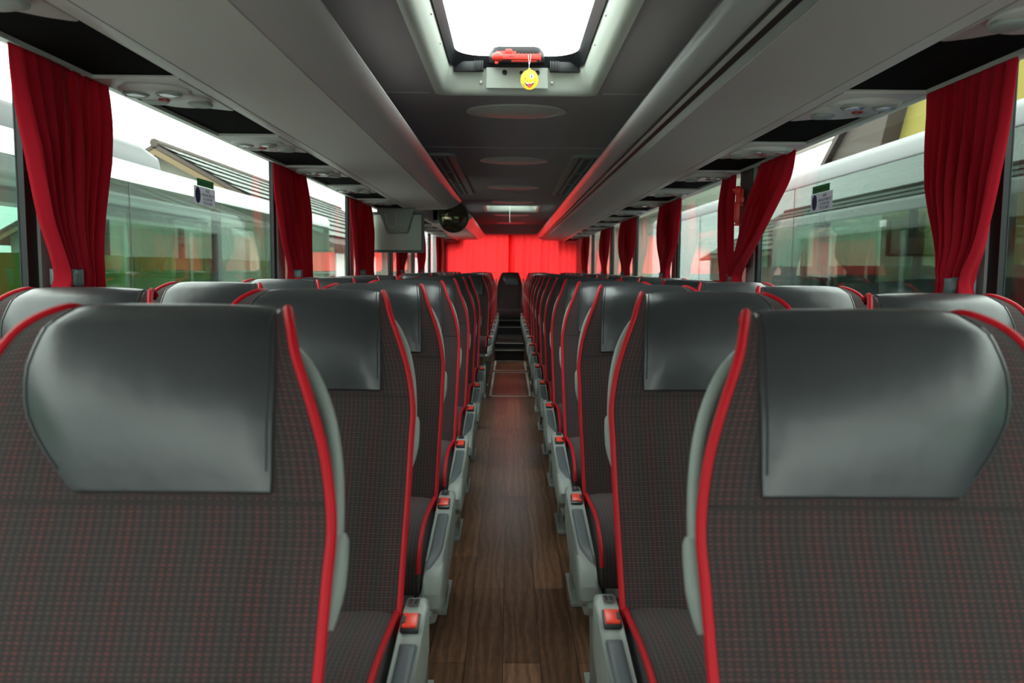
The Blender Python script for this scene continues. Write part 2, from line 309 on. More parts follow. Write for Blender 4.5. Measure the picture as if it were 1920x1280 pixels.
def make_seat(side, aisle, legs=True):
    """side +1: aisle lies towards +x (left-hand seats), -1: towards -x"""
    t = thing('passenger_chair', 'seat', 'seat'); sx = side
    def F(a, b):
        u = a*2-1; _, _, p = back_pt(u, b); w = p[2] if u >= 0 else p[3]; y, z, _ = back_pt(u*w, b); return (sx*u*w, y, z)
    L = [0]; 
    for a, b in zip(BACK, BACK[1:]): L.append(L[-1]+math.hypot(b[0]-a[0], b[1]-a[1]))
    def UV(a, b):
        u = a*2-1; w = .2335*u; s = b*48; k = min(int(s), 47); return (w, L[k]+(L[k+1]-L[k])*(s-k))
    bm = B(); grid(bm, F, 22, 48, uvf=UV)
    # side walls back to the shell, dark
    def side_wall(sg):
        def G(a, b):
            s = b*44; k = min(int(s), 47); p = BACK[k]; w = p[2] if sg > 0 else p[3]; y, z, _ = back_pt(sg*w, k/48)
            th = (.085 if p[1] < 1.0 else max(.006, .085*(1.166-p[1])/.166))
            return (sx*sg*(w-.022*a), y+a*th, z+.0)
        grid(bm, G, 2, 44, uvf=lambda a, b: (.0005, .0045))
    side_wall(1); side_wall(-1)
    tube(bm, [(sx*u*.23, *back_pt(u*.23, .444)[:2]) for u in [i/10-1 for i in range(21)]], .0012, 5)
    obj('backrest', bm, FAB, t)
    # hard back shell
    SH = smooth_tab([(.352, 1.14, .125), (.348, 1.08, .160), (.318, 1.0, .190), (.275, .9, .203), (.22, .78, .205), (.16, .64, .205), (.11, .52, .20)], 16)
    obj('back_shell', (lambda b: (grid(b, lambda a, c: (sx*(a*2-1)*SH[int(round(c*16))][2]*1.01, SH[int(round(c*16))][0]+.02*(1-(a*2-1)**2)-.0, SH[int(round(c*16))][1]), 12, 16), b)[1])(B()), PALE, t)
    # leather headrest pad over front and crest
    def span(z):
        return interp([(.95, .168), (.97, .169), (1.04, .167), (1.08, .166), (1.12, .162), (1.15, .155), (1.17, .149)], z), interp([(.95, .044), (.965, .056), (1.0, .088), (1.04, .114), (1.07, .124), (1.10, .127), (1.14, .120), (1.17, .098)], z)
    T0 = .452
    def H(a, b):
        ra_ = lambda v, n: 0 if v <= 0 else (1 if v >= 1 else (v*n-1)/(n-2)*.976+.012)
        a = ra_(a, 26); b = b if b >= .999 else (0 if b <= 0 else (b*22-1)/21*.99+.01)
        tt = T0+(1-T0)*b; s = tt*48; k = min(int(s), 47); z = BACK[k][1]+(BACK[k+1][1]-BACK[k][1])*(s-k)
        ra, ro = span(z if tt < .87 else 1.17); u = -ro+(ra+ro)*a
        ed = min(a, 1-a, 1e9 if b > .5 else b*1.2)*2; puff = (.0035+.009*min(1, ed*4)**.5 + .004*ed)*interp([(0, 1), (.6, 1), (.75, .5), (.85, .3), (1, .3)], tt)
        if a in (0, 1) or b == 0: puff = -.004
        y, z, _ = back_pt(u, tt, puff); return (sx*u, y, z)
    bm = B(); grid(bm, H, 26, 22)
    hd = obj('headrest', bm, LEA, t)
    for a in (.055, .945): obj('headrest_seam', tube(B(), [H(a, b/22) for b in range(2, 22)], .0013, 6), SEAM, hd)
    # red piping both sides, running over the crest
    for sg in (1, -1):
        pts = []
        for j in range(0, 47):
            p = BACK[j]; w = p[2] if sg > 0 else p[3]; y, z, _ = back_pt(sg*w, j/48); pts.append((sx*sg*(w+.001), y+.001, z+.001))
        obj('back_piping', tube(B(), pts, .0062, 8), PIPE, t)
    # cushion
    CP = smooth_tab([(.06, .563), (-.04, .568), (-.18, .580), (-.29, .577), (-.36, .55), (-.395, .51), (-.40, .45)], 22)
    def Q(a, b):
        u = a*2-1; k = int(round(b*22)); return (sx*u*.222, CP[k][0], CP[k][1]+.012*(1-u**4)-.010*math.exp(-(u/.5)**2))
    bm = B(); grid(bm, Q, 14, 22, uvf=lambda a, b: (a*.444, b*.56))
    for sg in (1, -1):
        grid(bm, lambda a, b: (sx*sg*.222, CP[int(round(b*22))][0], CP[int(round(b*22))][1]*(1-a)+.45*a), 1, 22, uvf=lambda a, b: (.0005, .0045))
    box(bm, -.215, .215, -.39, .08, .445, .455)
    obj('seat_cushion', bm, FAB, t)
    for sg in (1, -1):
        obj('cushion_piping', tube(B(), [(sx*sg*.223, p[0], p[1]+.001) for p in CP[:20]], .0058, 8), PIPE, t)
    bm = bx(-.21, .21, -.36, -.30, .405, .443, bev=.008); box(bm, -.21, .21, .02, .08, .40, .445, .008)
    box(bm, sx*.19-.012, sx*.19+.012, -.36, .08, .41, .444, .004); obj('seat_frame', bm, PALE, t)
    if legs:
        xs = sx*.200 if aisle else -sx*.12
        bm = prism(B(), [(-.26, .42), (.05, .42), (.0, .30), (-.07, .04), (-.02, .0), (-.24, .0), (-.20, .04), (-.21, .30)], xs-.011, xs+.011, 'x', .004)
        box(bm, xs-.02, xs+.02, -.27, .03, 0, .012, .003)
        obj('leg', bm, PALE, t)
    if aisle:
        # armrest housing
        a0, a1 = sx*.236, sx*.281
        ar = obj('armrest', prism(B(), [(.055, .49), (.058, .59), (.045, .606), (.02, .606), (-.06, .580), (-.36, .545), (-.42, .530), (-.452, .500), (-.455, .468), (-.43, .445), (-.38, .437), (-.25, .452), (-.05, .468)], min(a0, a1), max(a0, a1), 'x', .009, 3), PALE, t)
        def top(y): return interp([(-.452, .50), (-.42, .530), (-.36, .545), (-.06, .580), (.02, .606), (.05, .606)], y)
        c = sx*.2575
        def PD(a, b):
            y = -.085-.315*b; hw = .0165; x0 = -hw+(2*hw*(1-.75*max(0, (b-.62)/.38)**2))*a
            z = top(y)+.007*(min(1, 6*min(a, 1-a)))**.5 - (.010*max(0, b-.75)*4*a if b > .75 else 0)
            if a in (0, 1) or b in (0, 1): z = top(y)-.002
            return (c+sx*x0, y, z)
        bm = B(); grid(bm, PD, 8, 20); obj('armrest_pad', bm, PAD, ar)
        bm = B(); tube(bm, [PD(a, b) for a, b in [(0, i/12) for i in range(13)]]+[PD(1, 1-i/12) for i in range(13)]+[PD(0, 0)], .0016, 5); obj('pad_groove', bm, BLK, ar)
        cb = c-sx*.004
        def tilt(bm, y, z, ang):
            bmesh.ops.transform(bm, matrix=Matrix.Translation((cb, y, z)) @ Matrix.Rotation(ang, 4, 'X'), verts=bm.verts); return bm
        obj('buckle_rim', tilt(bx(-.0175, .0175, -.027, .027, -.008, .003, bev=.003), -.032, top(-.032)+.001, .2), BLK, ar)
        bk = obj('buckle', tilt(bx(-.014, .014, -.021, .021, -.006, .006, bev=.0025), -.030, top(-.030)+.0015, .2), ORANGE, ar)
        obj('buckle_slot', tilt(bx(-.0145*1, -.0085, -.012, .008, .004, .0075) if sx > 0 else bx(.0085, .0145, -.012, .008, .004, .0075), -.030, top(-.030)+.0015, .2), BLK, ar)
        st = tilt(bx(-.011, .011, -.015, .015, 0, .0012), .022, .6062, 0); obj('instruction_label', st, STICK, ar)
        bm = B()
        for q in range(3): box(bm, cb-.007, cb-.003, .012+.009*q, .016+.009*q, .607, .6085)
        box(bm, cb+.002, cb+.008, .012, .034, .607, .6082); obj('label_print', bm, SEAM, ar)
        # bracket under the armrest and the curved end
        obj('armrest_bracket', prism(B(), [(-.44, .47), (-.40, .455), (-.30, .448), (-.12, .455), (.02, .46), (.02, .40), (-.22, .385), (-.36, .39), (-.43, .42), (-.455, .45)], min(sx*.215, sx*.262), max(sx*.215, sx*.262), 'x', .008, 3), PALE, t).location.z = -.027
        # grab handle at the shoulder
        hp = smooth_tab([(.148, .315, 1.122), (.180, .300, 1.095), (.205, .285, 1.048), (.219, .270, .995), (.226, .250, .94), (.228, .228, .88), (.227, .21, .83)], 20)
        bm = tube(B(), [(sx*p[0], p[1], p[2]) for p in hp], .0088, 10)
        hl = smooth_tab([(.229, .238, .90), (.231, .226, .875), (.230, .21, .84), (.226, .195, .80)], 8); tube(bm, [(sx*p[0], p[1], p[2]) for p in hl], [.010]+[.0125]*5+[.011, .008, .005], 10)
        obj('grab_handle', bm, PALE, t)
    if aisle:
        ar.location.z = -.027
    return t
ORD = ['first', 'second', 'third', 'fourth', 'fifth', 'sixth', 'seventh', 'eighth', 'ninth', 'tenth', 'eleventh', 'twelfth', 'thirteenth', 'fourteenth', 'fifteenth']
LT = [1.0+.763*k for k in range(7)] + [8.05+.806*k for k in range(6)]; RTT = [.995+.79*k for k in range(15)]
for side, tops, cxa, cxw, nm in ((1, LT, -.4335, -.945, 'left'), (-1, RTT, .4525, .962, 'right')):
    for aisle, cx in ((True, cxa), (False, cxw)):
        proto = None
        for i, ty in enumerate(tops):
            if i == 0 and not aisle: continue
            if side > 0 and i >= 7: lab = '%s-side coach seat with red piping, %s row past the left stairwell gap' % ('aisle' if aisle else 'window', ORD[i-7])
            else: lab = '%s-side coach seat with red piping, %s row from the camera %s of the aisle' % ('aisle' if aisle else 'window', ORD[i], nm)
            loc = (cx, ty-.30, 0)
            if proto is None:
                proto = make_seat(side, aisle); proto.location = loc; tag(proto, lab, 'seat', 'rows of coach seats')
            else: dup(proto, loc, lab, group='rows of coach seats')
bench = make_seat(1, False, legs=False); bench.location = (0.008, 12.95, 0); bench.scale = (.88, 1, 1)
tag(bench, 'dark middle seat of the back row facing down the aisle', 'seat', 'back row seats')
struct('trim_bench_base', bx(-1.15, 1.18, 12.66, 13.3, .306, .40), STEP)
for i, x in enumerate((-.95, -.48, .49, .97)):
    dup(bench, (x, 12.95, 0), ['back row seat beside the left rear window', 'back row seat just left of the middle seat', 'back row seat just right of the middle seat', 'back row seat beside the right rear window'][i], group='back row seats')
for s, x in ((-1, -.215), (1, .232)):
    g = obj('handrail', tube(B(), [(x, 13.05, .31), (x, 13.0, .56), (x, 13.02, 1.02), (x, 13.12, 1.06)], .014, 10), PALE)
    tag(g, 'pale upright handrail on the %s of the back row middle seat' % ('left' if s < 0 else 'right'), 'handrail', 'handrails by the back row')
# ------------------------------------------------------------------ aisle details
def rect_ring(x0, x1, y0, y1, r, w, z0, z1):
    def loop(i):
        pts = []
        for cx, cy, a0 in ((x1-r, y1-r, 0), (x0+r, y1-r, 90), (x0+r, y0+r, 180), (x1-r, y0+r, 270)):
            for q in range(7):
                a = math.radians(a0+q*15); pts.append((cx+(r-i)*math.cos(a), cy+(r-i)*math.sin(a)))
        return pts
    bm = B(); O, I = loop(0), loop(w); n = len(O)
    vo = [[bm.verts.new((x, y, z)) for x, y in O] for z in (z0, z1)]; vi = [[bm.verts.new((x, y, z)) for x, y in I] for z in (z0, z1)]
    for k in range(n):
        j = (k+1) % n
        bm.faces.new((vo[0][k], vo[0][j], vo[1][j], vo[1][k])); bm.faces.new((vi[0][k], vi[1][k], vi[1][j], vi[0][j]))
        bm.faces.new((vo[1][k], vo[1][j], vi[1][j], vi[1][k])); bm.faces.new((vo[0][k], vi[0][k], vi[0][j], vo[0][j]))
    return bm
for i, (y0, y1) in enumerate(((7.6, 9.40), (9.56, 10.6))):
    h = thing('floor_hatch', ['larger wood-topped floor hatch with silver rim in the aisle', 'floor hatch with silver rim in the aisle at the foot of the steps'][i], 'hatch', (.018, y0, 0), group='aisle floor hatches')
    obj('rim', rect_ring(-.205, .205, 0, y1-y0, .05, .024, 0, .004), ALU, h)
    obj('lid', bx(-.186, .186, .02, y1-y0-.02, 0, .002), WOOD, h)
    bm = B()
    for x in (-.14, .14):
        for y in (.12, y1-y0-.12): lathe(bm, [(.008, .002), (.008, .0035), (.003, .004)], 10, c=(x, y, 0))
    obj('screw', bm, ALU, h)
p = obj('stairwell_partition', prism(B(), [(6.02, .0), (6.02, .52), (6.10, .98), (6.14, .98), (6.16, .5), (6.16, 0)], -.245, -.228, 'x', .004), PALE)
tag(p, 'thin pale partition edge at the stairwell behind the left seats', 'partition')

# ------------------------------------------------------------------ luggage racks
HB = CZ+.51
def rack(side, y0, y1, label):
    s = side; t = thing('luggage_rack', label, 'luggage rack', (0, y0, 0), group='overhead luggage racks'); n = y1-y0
    xo, xt0, xt1, xi = (1.125, .892, .85, .545) if s < 0 else (1.175, .94, .90, .585)
    X = lambda *p: [(s*a, b) for a, b in p]
    obj('service_channel', prism(B(), X((xo, HB+.004), (xt0, HB+.004), (xt0, HB+.03), (xo, HB+.03)), 0, n, 'y'), BLKM, t, False)
    obj('edge_trim', prism(B(), X((xt0+.004, HB-.002), (xt1+.03, HB-.010), (xt1, HB-.004), (xt1, HB+.03), (xt0+.004, HB+.03)), 0, n, 'y', 0), TRIMP, t)
    obj('bottom_panel', prism(B(), X((xt1-.003, HB-.003), (xi, HB), (xi, HB+.035), (xt1-.003, HB+.035)), 0, n, 'y'), RACK, t, False)
    if s < 0:
        obj('fascia', prism(B(), X((xi-.002, HB+.002), (.50, HB+.014), (.455, HB+.036), (.425, HB+.058), (.418, HB+.072), (.425, HB+.085), (.50, ZC-.12), (.60, ZC-.004), (.60, HB+.04)), 0, n, 'y'), GLOSSG if 0 else mat('grey_fascia', (.62, .60, .59), .24, spec=.7), t)
    else:
        obj('fascia', prism(B(), X((xi-.002, HB+.002), (.575, HB+.02), (.57, HB+.04), (.62, HB+.05)), 0, n, 'y'), mat('dark_grey_rack_edge', (.26, .25, .245), .5), t)
        obj('lower_groove', prism(B(), X((.572, HB+.022), (.562, HB+.030), (.57, HB+.034), (.60, HB+.034)), 0, n, 'y'), BLK, t)
        obj('chrome_bead', prism(B(), X((.563, HB+.031), (.553, HB+.036), (.556, HB+.045), (.58, HB+.045)), 0, n, 'y'), TRIMP, t)
        obj('upper_groove', prism(B(), X((.556, HB+.042), (.545, HB+.044), (.55, HB+.06), (.60, HB+.05)), 0, n, 'y'), BLK, t)
        obj('glossy_cover', prism(B(), X((.546, HB+.046), (.53, HB+.050), (.505, HB+.064), (.482, HB+.084), (.478, HB+.096), (.49, HB+.110), (.56, ZC-.06), (.66, ZC-.004), (.66, HB+.06)), 0, n, 'y'), GLOSSG, t)
    obj('end_cap', prism(B(), X((xo-.02, HB+.012), (.60, HB+.012), (.52, HB+.03), (.47 if s < 0 else .52, HB+.08), (.62, ZC-.006), (xo-.16, ZC-.006)), n-.012, n+.0, 'y'), RACK, t)
    if y1 > 13: obj('edge_glint', tube(B(), [(s*(xt0-.0), n-2.6, HB-.008), (s*(xt0-.0), n-.25, HB-.010), (s*(xt0+.01), n-.06, HB-.016), (s*(xt0+.06), n+.04, HB-.024), (s*(xo+.0), n+.07, HB-.03)], .010, 8), WHT, t)  # white tube added as the window light catching the rack's rear edge
    obj('back_panel', prism(B(), X((xo+.02, HB+.03), (xo, HB+.03), (.98, ZC-.004), (1.0, ZC-.004)), 0, n, 'y'), RACK, t)
    return t
rack(-1, Y0+.15, 6.95, 'long grey luggage rack above the left seats, nearer the camera')
rack(-1, 9.0, 13.9, 'short grey luggage rack on the left beyond the round mirror')
rack(1, Y0+.15, 14.0, 'long grey luggage rack with glossy strip above the right seats')
t = thing('service_duct', 'dark overhead duct bridging the gap between the two left luggage racks', 'duct', (0, 6.97, 0))
obj('underside', prism(B(), [(-1.125, HB+.004), (-.892, HB+.004), (-.892, HB+.03), (-1.125, HB+.03)], 0, 2.01, 'y'), BLKM, t, False)
obj('side_panel', prism(B(), [(-.90, HB-.004), (-.85, HB-.004), (-.86, ZC), (-.91, ZC)], 0, 2.01, 'y'), RACK, t, False)
for s, x0, x1 in ((-1, XL-.045, -1.124), (1, 1.174, XR+.045)):
    xi_, xo_, zo_ = (-1.124, -1.245, CZ+.544) if s < 0 else (1.174, 1.275, CZ+.530)
    struct('trim_window_top_%s' % ('left' if s < 0 else 'right'), prism(B(), [(xi_, HB-.008), (xo_, zo_), (xo_, HB+.06), (xi_, HB+.06)], Y0, Y1, 'y'), TRIMP)
# ------------------------------------------------------------------ overhead passenger consoles
def console(s, w):
    """s: which side the aisle lies (+1 for left-hand rack); local x 0 = outer edge, grows to the aisle"""
    t = thing('overhead_console', 'c', 'console'); X = lambda pts: [(s*a, b) for a, b in pts]
    far = [(w, .43), (w*.93, .425), (w*.78, .40), (w*.6, .36), (w*.42, .315), (w*.2, .27), (0, .24)]
    obj('base_plate', prism(B(), X([(0, 0), (w, 0)]+far), -.006, .006, 'z', .003), TRIMP, t)
    def bulge(cx, cy, rx, ry, h, mt, nm, par, z=-.006, ring=False):
        bm = B(); lathe(bm, [(1.0, 0), (.97, -h*.6), (.88, -h), (.55, -h*1.15) if not ring else (.8, -h), (.0, -h*1.2) if not ring else (.7, -h*.2)], 28)
        bmesh.ops.transform(bm, matrix=Matrix.Translation((s*cx, cy, z)) @ Matrix.Diagonal((rx, ry, 1, 1)), verts=bm.verts)
        return obj(nm, bm, mt, par)
    hs = bulge(w*.47, .135, w*.44, .085, .014, TRIMP, 'housing', t)
    bulge(w*.58, .25, w*.38, .10, .010, TRIMP, 'vent_housing', t)
    for cx in (.28, .68):
        bulge(w*cx, .11, .036, .036, .006, PALE, 'lamp_ring', hs, -.021, True)
        bulge(w*cx, .11, .027, .027, .005, CHROME, 'reading_lamp', hs, -.022)
    bm = B(); box(bm, s*w*.5-.013, s*w*.5+.013, .165, .19, -.028, -.018, .003); obj('call_button', bm, REDB, hs)
    for cx, cy in ((.30, .225), (.80, .27)):
        v = bulge(w*cx, cy, .036, .042, .006, PALE, 'air_vent', t, -.017)
    return t
for s, x0, w, ys, cnt in ((1, -1.124, .231, [1.27, 2.2, 3.13, 4.06, 4.97, 5.93], 'left'), (-1, 1.174, .234, [1.36]+[2.30+.915*i for i in range(12)], 'right')):
    if s > 0: ys = ys+[9.2+.93*i for i in range(5)]
    pr = None
    for i, y in enumerate(ys):
        lab = ('grey overhead console with lamps, %s from the camera under the %s rack' % (ORD[i], cnt)) if not (s > 0 and i >= 6) else 'grey overhead console with lamps, %s under the short far left rack' % ORD[i-6]
        if pr is None: pr = console(s, w); pr.location = (x0, y, HB-.002); tag(pr, lab, 'console', 'overhead consoles')
        else: dup(pr, (x0, y, HB-.002), lab, group='overhead consoles')
# ------------------------------------------------------------------ ceiling lamps, vents
pr = None
for i, y in enumerate((4.02, 5.80, 7.64, 9.25, 11.45, 13.4)):
    lab = 'shallow round grey ceiling lamp, %s behind the big roof hatch' % ORD[i]
    if pr is None:
        pr = thing('ceiling_lamp', lab, 'lamp', (.03, y, ZC), group='ceiling lamps along the aisle')
        def oval(bm): bmesh.ops.transform(bm, matrix=Matrix.Diagonal((1, .68, 1, 1)), verts=bm.verts); return bm
        obj('rim', oval(lathe(B(), [(.245, 0), (.247, -.008), (.235, -.012), (.215, -.010), (.21, -.004), (.21, 0)], 48)), LENS, pr)
        obj('lens', oval(lathe(B(), [(.215, -.006), (.19, -.012), (.15, -.018), (.08, -.022), (0, -.023)], 48)), LENS, pr)
    else: dup(pr, (.03, y, ZC), lab)
for i, (x0, x1, y0, y1) in enumerate(((-.597, -.375, 5.47, 8.35), (.43, .655, 5.50, 8.32))):
    t = thing('ceiling_vent', 'rectangular ceiling air vent with louvre panels %s' % ('beside the left rack' if i == 0 else 'beside the right rack'), 'vent', ((x0+x1)/2, y0, ZC), group='ceiling air vents')
    w = (x1-x0)/2; n = y1-y0
    obj('frame', rect_ring(-w, w, 0, n, .05, .045, -.018, 0), PALE, t)
    obj('backing', bx(-w+.04, w-.04, .04, n-.04, -.004, -.001), BLK, t)
    VG = mat('vent_louvre_grey_%d' % i, (.16, .15, .14), .6)
    for a, b in ((.10, .92), (.97, 1.75), (1.80, n-.08)):
        lv = obj('louvre_panel', rect_ring(-w+.07, w-.07, a, b, .015, .02, -.016, -.004), PALE, t)
        bm = B(); kk = int((b-a)/.03)
        for q in range(kk): yy = a+.03+q*(b-a-.06)/kk; box(bm, -w+.09, w-.09, yy, yy+.018, -.013, -.008)
        obj('grille', bm, VG, lv)
# ------------------------------------------------------------------ roof hatches
def hatch(h, label, full=True):
    x0, x1, y0, y1 = h; t = thing('roof_hatch', label, 'hatch', (0, 0, 0), group='roof hatches'); zt = CZ+.905
    # moulded surround: flange + sloping well
    def loop(i, z, r):
        a, b, c, d = x0+i, x1-i, y0+i, y1-i; pts = []
        for cx, cy, a0 in ((b-r, d-r, 0), (a+r, d-r, 90), (a+r, c+r, 180), (b-r, c+r, 270)):
            for q in range(8): an = math.radians(a0+q*90/7); pts.append((cx+r*math.cos(an), cy+r*math.sin(an), z))
        return pts
    bm = B(); Ls = [loop(-.012, ZC-.001, .05), loop(-.012, ZC-.010, .05), loop(.0, ZC-.014, .055), loop(.018, ZC-.010, .06), loop(.033, ZC+.01, .07), loop(.05, ZC+.06, .08), loop(.058, zt-.025, .085), loop(.058, zt-.002, .085)]
    R = [[bm.verts.new(p) for p in L] for L in Ls]; n = len(R[0])
    for A, D in zip(R, R[1:]):
        for k in range(n): bm.faces.new((A[k], A[(k+1) % n], D[(k+1) % n], D[k]))
    obj('surround', bm, WELL, t)
    bm = B(); Ls = [loop(.055, zt-.03, .09), loop(.062, zt-.035, .09), loop(.078, zt-.004, .11), loop(.085, zt+.012, .12), (loop(.05, zt+.02, .12))]
    R = [[bm.verts.new(p) for p in L] for L in Ls]
    for A, D in zip(R, R[1:]):
        for k in range(n): bm.faces.new((A[k], A[(k+1) % n], D[(k+1) % n], D[k]))
    obj('gasket', bm, RUB, t)
    g = obj('glass', bx(x0+.02, x1-.02, y0+.02, y1-.02, zt+.021, zt+.027), HGLASS, t, False)
    if full:
        cxm = (x0+x1)/2
        obj('glass_marking', rect_ring(cxm-.055, cxm+.055, 3.12, 3.24, .012, .002, zt+.0195, zt+.0208), mat('faint_etched_line', (.55, .6, .58), .6), g)
        obj('latch_housing', prism(B(), [(cxm-.125, y1-.045), (cxm-.118, y1-.11), (cxm-.095, y1-.20), (cxm-.075, y1-.215), (cxm+.075, y1-.215), (cxm+.095, y1-.20), (cxm+.118, y1-.11), (cxm+.125, y1-.045)], zt-.018, zt+.018, 'z', .004), BLK, t)
        obj('latch_plate', bx(cxm-.132, cxm+.138, y1-.064, y1-.057, CZ+.786, zt-.012, bev=.003), WELL, t)
        for sg in (-1, 1):
            bm = B(); a, b = sorted((cxm+sg*.142, cxm+sg*.272)); box(bm, a, b, y1-.095, y1-.072, zt-.055, zt-.012, .004)
            for q in range(4): xx = cxm+sg*(.146+q*.011); box(bm, xx-.003, xx+.003, y1-.105, y1-.09, zt-.052, zt-.012, .001)
            obj('corner_bracket', bm, BLK, t)
        bm = B()
        for x in (-.155, .155): lathe(bm, [(.007, 0), (.006, -.004), (.002, -.005)], 12, 'y', (cxm+x-.0, y1-.048, CZ+.815))
        for y in (2.75, 3.1):
            lathe(bm, [(.006, 0), (.005, .004), (.002, .005)], 12, 'x', (x0+.052, y, CZ+.85)); lathe(bm, [(.006, 0), (.005, -.004), (.002, -.005)], 12, 'x', (x1-.052, y, CZ+.85))
        obj('screw', bm, ALU, t)
        bm = B()
        for x, r in ((-.052, .011), (.02, .007), (.092, .010)): lathe(bm, [(r, 0), (r, -.006), (r*.6, -.007), (r*.5, -.002), (0, -.002)], 14, 'y', (cxm+x, y1-.065, CZ+.852))
        obj('mounting_stud', bm, BLK, t)
    return t
hatch(HAT[0], 'open-view roof hatch with pale moulded surround near the camera')
hatch(HAT[1], 'small bright roof hatch far down the ceiling', False)
cd = obj('pull_cord', tube(B(), [(.0, 10.78, CZ+.90), (.0, 10.75, CZ+.75), (.0, 10.75, CZ+.62)], .002, 6), WHT); tag(cd, 'thin white cord hanging from the far roof hatch', 'cord')
# emergency hammer lying across the latch, with a tag on a string
def hammer(label, loc, rot):
    t = thing('emergency_hammer', label, 'hammer', loc, rot, 'red emergency hammers')
    bm = bx(-.06, .10, -.012, .010, -.013, .010, bev=.004)
    for q in range(7): box(bm, -.005+q*.015, -.002+q*.015, -.0135, .0115, -.0145, .0115, .001)
    box(bm, .094, .102, -.014, .012, -.016, .015, .002)
    obj('handle', bm, HAMR, t)
    bm = B(); lathe(bm, [(.0, -.026), (.013, -.022), (.019, -.008), (.019, .008), (.012, .020), (.006, .026), (0, .03)], 16, 'x', (-.075, -.002, -.002)); box(bm, -.088, -.074, -.006, .006, -.030, -.012, .003)
    obj('head', bm, HAMR, t)
    bm = bx(-.085, -.01, .008, .03, .006, .026, bev=.004); box(bm, -.045, -.017, -.008, .022, .010, .030, .003); box(bm, -.01, .0, .005, .018, .006, .024, .002); obj('holder_clip', bm, HAMR, t)
    bm = bx(-.028, -.012, -.0135, -.011, -.001, .0005); obj('slot', bm, SEAM, t)
    bm = bx(-.02, .085, -.004, .012, -.020, -.012, bev=.002); obj('lower_rail', bm, HAMR, t)
    return t
hammer('red plastic emergency hammer across the latch of the near roof hatch', (.022, 3.372, CZ+.872), (0, 0, 0))
h2 = hammer('red emergency hammer hung upright on the second right pillar', (XR-.055, 4.14, CZ+.335), (0, 0, 0))
h2.rotation_euler = (0, math.radians(90), math.radians(-20))
tag(obj('pillar_label', bx(XR-.0125, XR-.0105, 4.02, 4.06, CZ+.17, CZ+.215), mat('cream_label', (.5, .47, .36), .5)), 'small cream label on the pillar below the red hammer', 'label')
obj_pb = obj('hammer_mount', bx(XR-.02, XR-.0101, 4.045, 4.24, CZ+.02, ZW-.02, bev=.004), mat('brown_grey_mount', (.06, .05, .045), .6)); tag(obj_pb, 'dark upright mounting strip behind the red hammer on the right pillar', 'bracket')
# smiling tag
FX, FY, FZ = .077, 3.345, CZ+.774
t = thing('hanging_tag', 'yellow winking smiley tag hanging from the red hatch hammer', 'air freshener', (FX, FY, FZ))
obj('card', prism(B(), [(x, z) for x, z in ellipse(0, 0, .0365, .0405, 32)], -.0015, .0015, 'y', .0005), YEL, t)
obj('loop_tab', prism(B(), [(-.009, .036), (.009, .036), (.004, .046), (-.004, .046)], -.0014, .0014, 'y'), YEL, t)
def deco(nm, pts, m, d): obj(nm, prism(B(), pts, -.0015-d, -.001, 'y'), m, t)
deco('mouth', [(-.023, -.008), (-.012, -.0135), (.0, -.015), (.012, -.012), (.021, -.003), (.017, -.016), (.008, -.028), (-.001, -.031), (-.011, -.026), (-.018, -.018)], DKP, .0004)
deco('teeth', [(-.021, -.0085), (-.011, -.0132), (0, -.0145), (.011, -.0118), (.019, -.0045), (.015, -.012), (.004, -.018), (-.008, -.018), (-.016, -.0145)], WHT, .0008)
deco('tongue', ellipse(.001, -.0235, .0085, .0085, 16), REDP, .001)
deco('eye', ellipse(.009, .014, .0075, .0115, 20), WHT, .0005); deco('pupil', ellipse(.0085, .012, .003, .0048, 14), BLUE, .0009)
deco('winking_eye', [(-.021, .008), (-.012, .0035), (-.021, .001), (-.021, .003), (-.0155, .0038), (-.021, .0062)], DKP, .0005)
sm = [(-.029, -.018), (-.024, -.024), (-.018, -.029), (-.017, -.028), (-.023, -.022), (-.0275, -.016)]; deco('edge_print', sm, DKP, .0004)
st = tube(B(), [(-.002, 0, .043), (-.002, .0, .06), (-.004, .004, .080), (-.005, .010, .104), (-.003, .030, .106), (.003, .030, .106), (.005, .010, .104), (.003, .004, .080), (-.001, 0, .06)], .0009, 6); obj('string', st, WHT, t)

# ------------------------------------------------------------------ monitor and round mirror
t = thing('flip_down_monitor', 'pale grey flip-down monitor seen from behind, above the left seats', 'monitor', (-.945, 6.82, 0))
bm = bx(-.225, .215, -.02, .03, CZ+.145, CZ+.468, bev=.012); obj('casing', bm, WELL, t)
bm = rect_ring(-.23, .22, CZ+.135, CZ+.475, .02, .022, -.0, .05); bmesh.ops.transform(bm, matrix=Matrix(((1, 0, 0, 0), (0, 0, 1, -.024), (0, 1, 0, 0), (0, 0, 0, 1))), verts=bm.verts); obj('bezel', bm, PAD, t)
hb = obj('hinge_bracket', prism(B(), [(-.165, CZ+.505), (.15, CZ+.505), (.15, CZ+.47), (.12, CZ+.45), (.105, CZ+.33), (.085, CZ+.295), (-.07, CZ+.29), (-.09, CZ+.31), (-.125, CZ+.45), (-.165, CZ+.47)], -.095, -.02, 'y', .012, 3), PALE, t)
obj('recess', tube(B(), [(-.095, -.097, CZ+.46), (-.085, -.097, CZ+.385), (-.065, -.097, CZ+.35), (-.035, -.097, CZ+.342), (-.01, -.097, CZ+.355), (-.004, -.097, CZ+.39), (-.004, -.097, CZ+.46)], .006, 8), WELL, hb)
t = thing('round_mirror', 'dark round convex mirror mounted at the end of the left luggage rack', 'mirror', (-.497, 7.12, CZ+.462), (0, 0, .35))
obj('mirror_face', lathe(B(), [(.132, 0), (.12, -.012), (.09, -.026), (.05, -.034), (0, -.037)], 40, 'y'), mat('smoked_mirror', (.16, .14, .09), .08, .85), t)
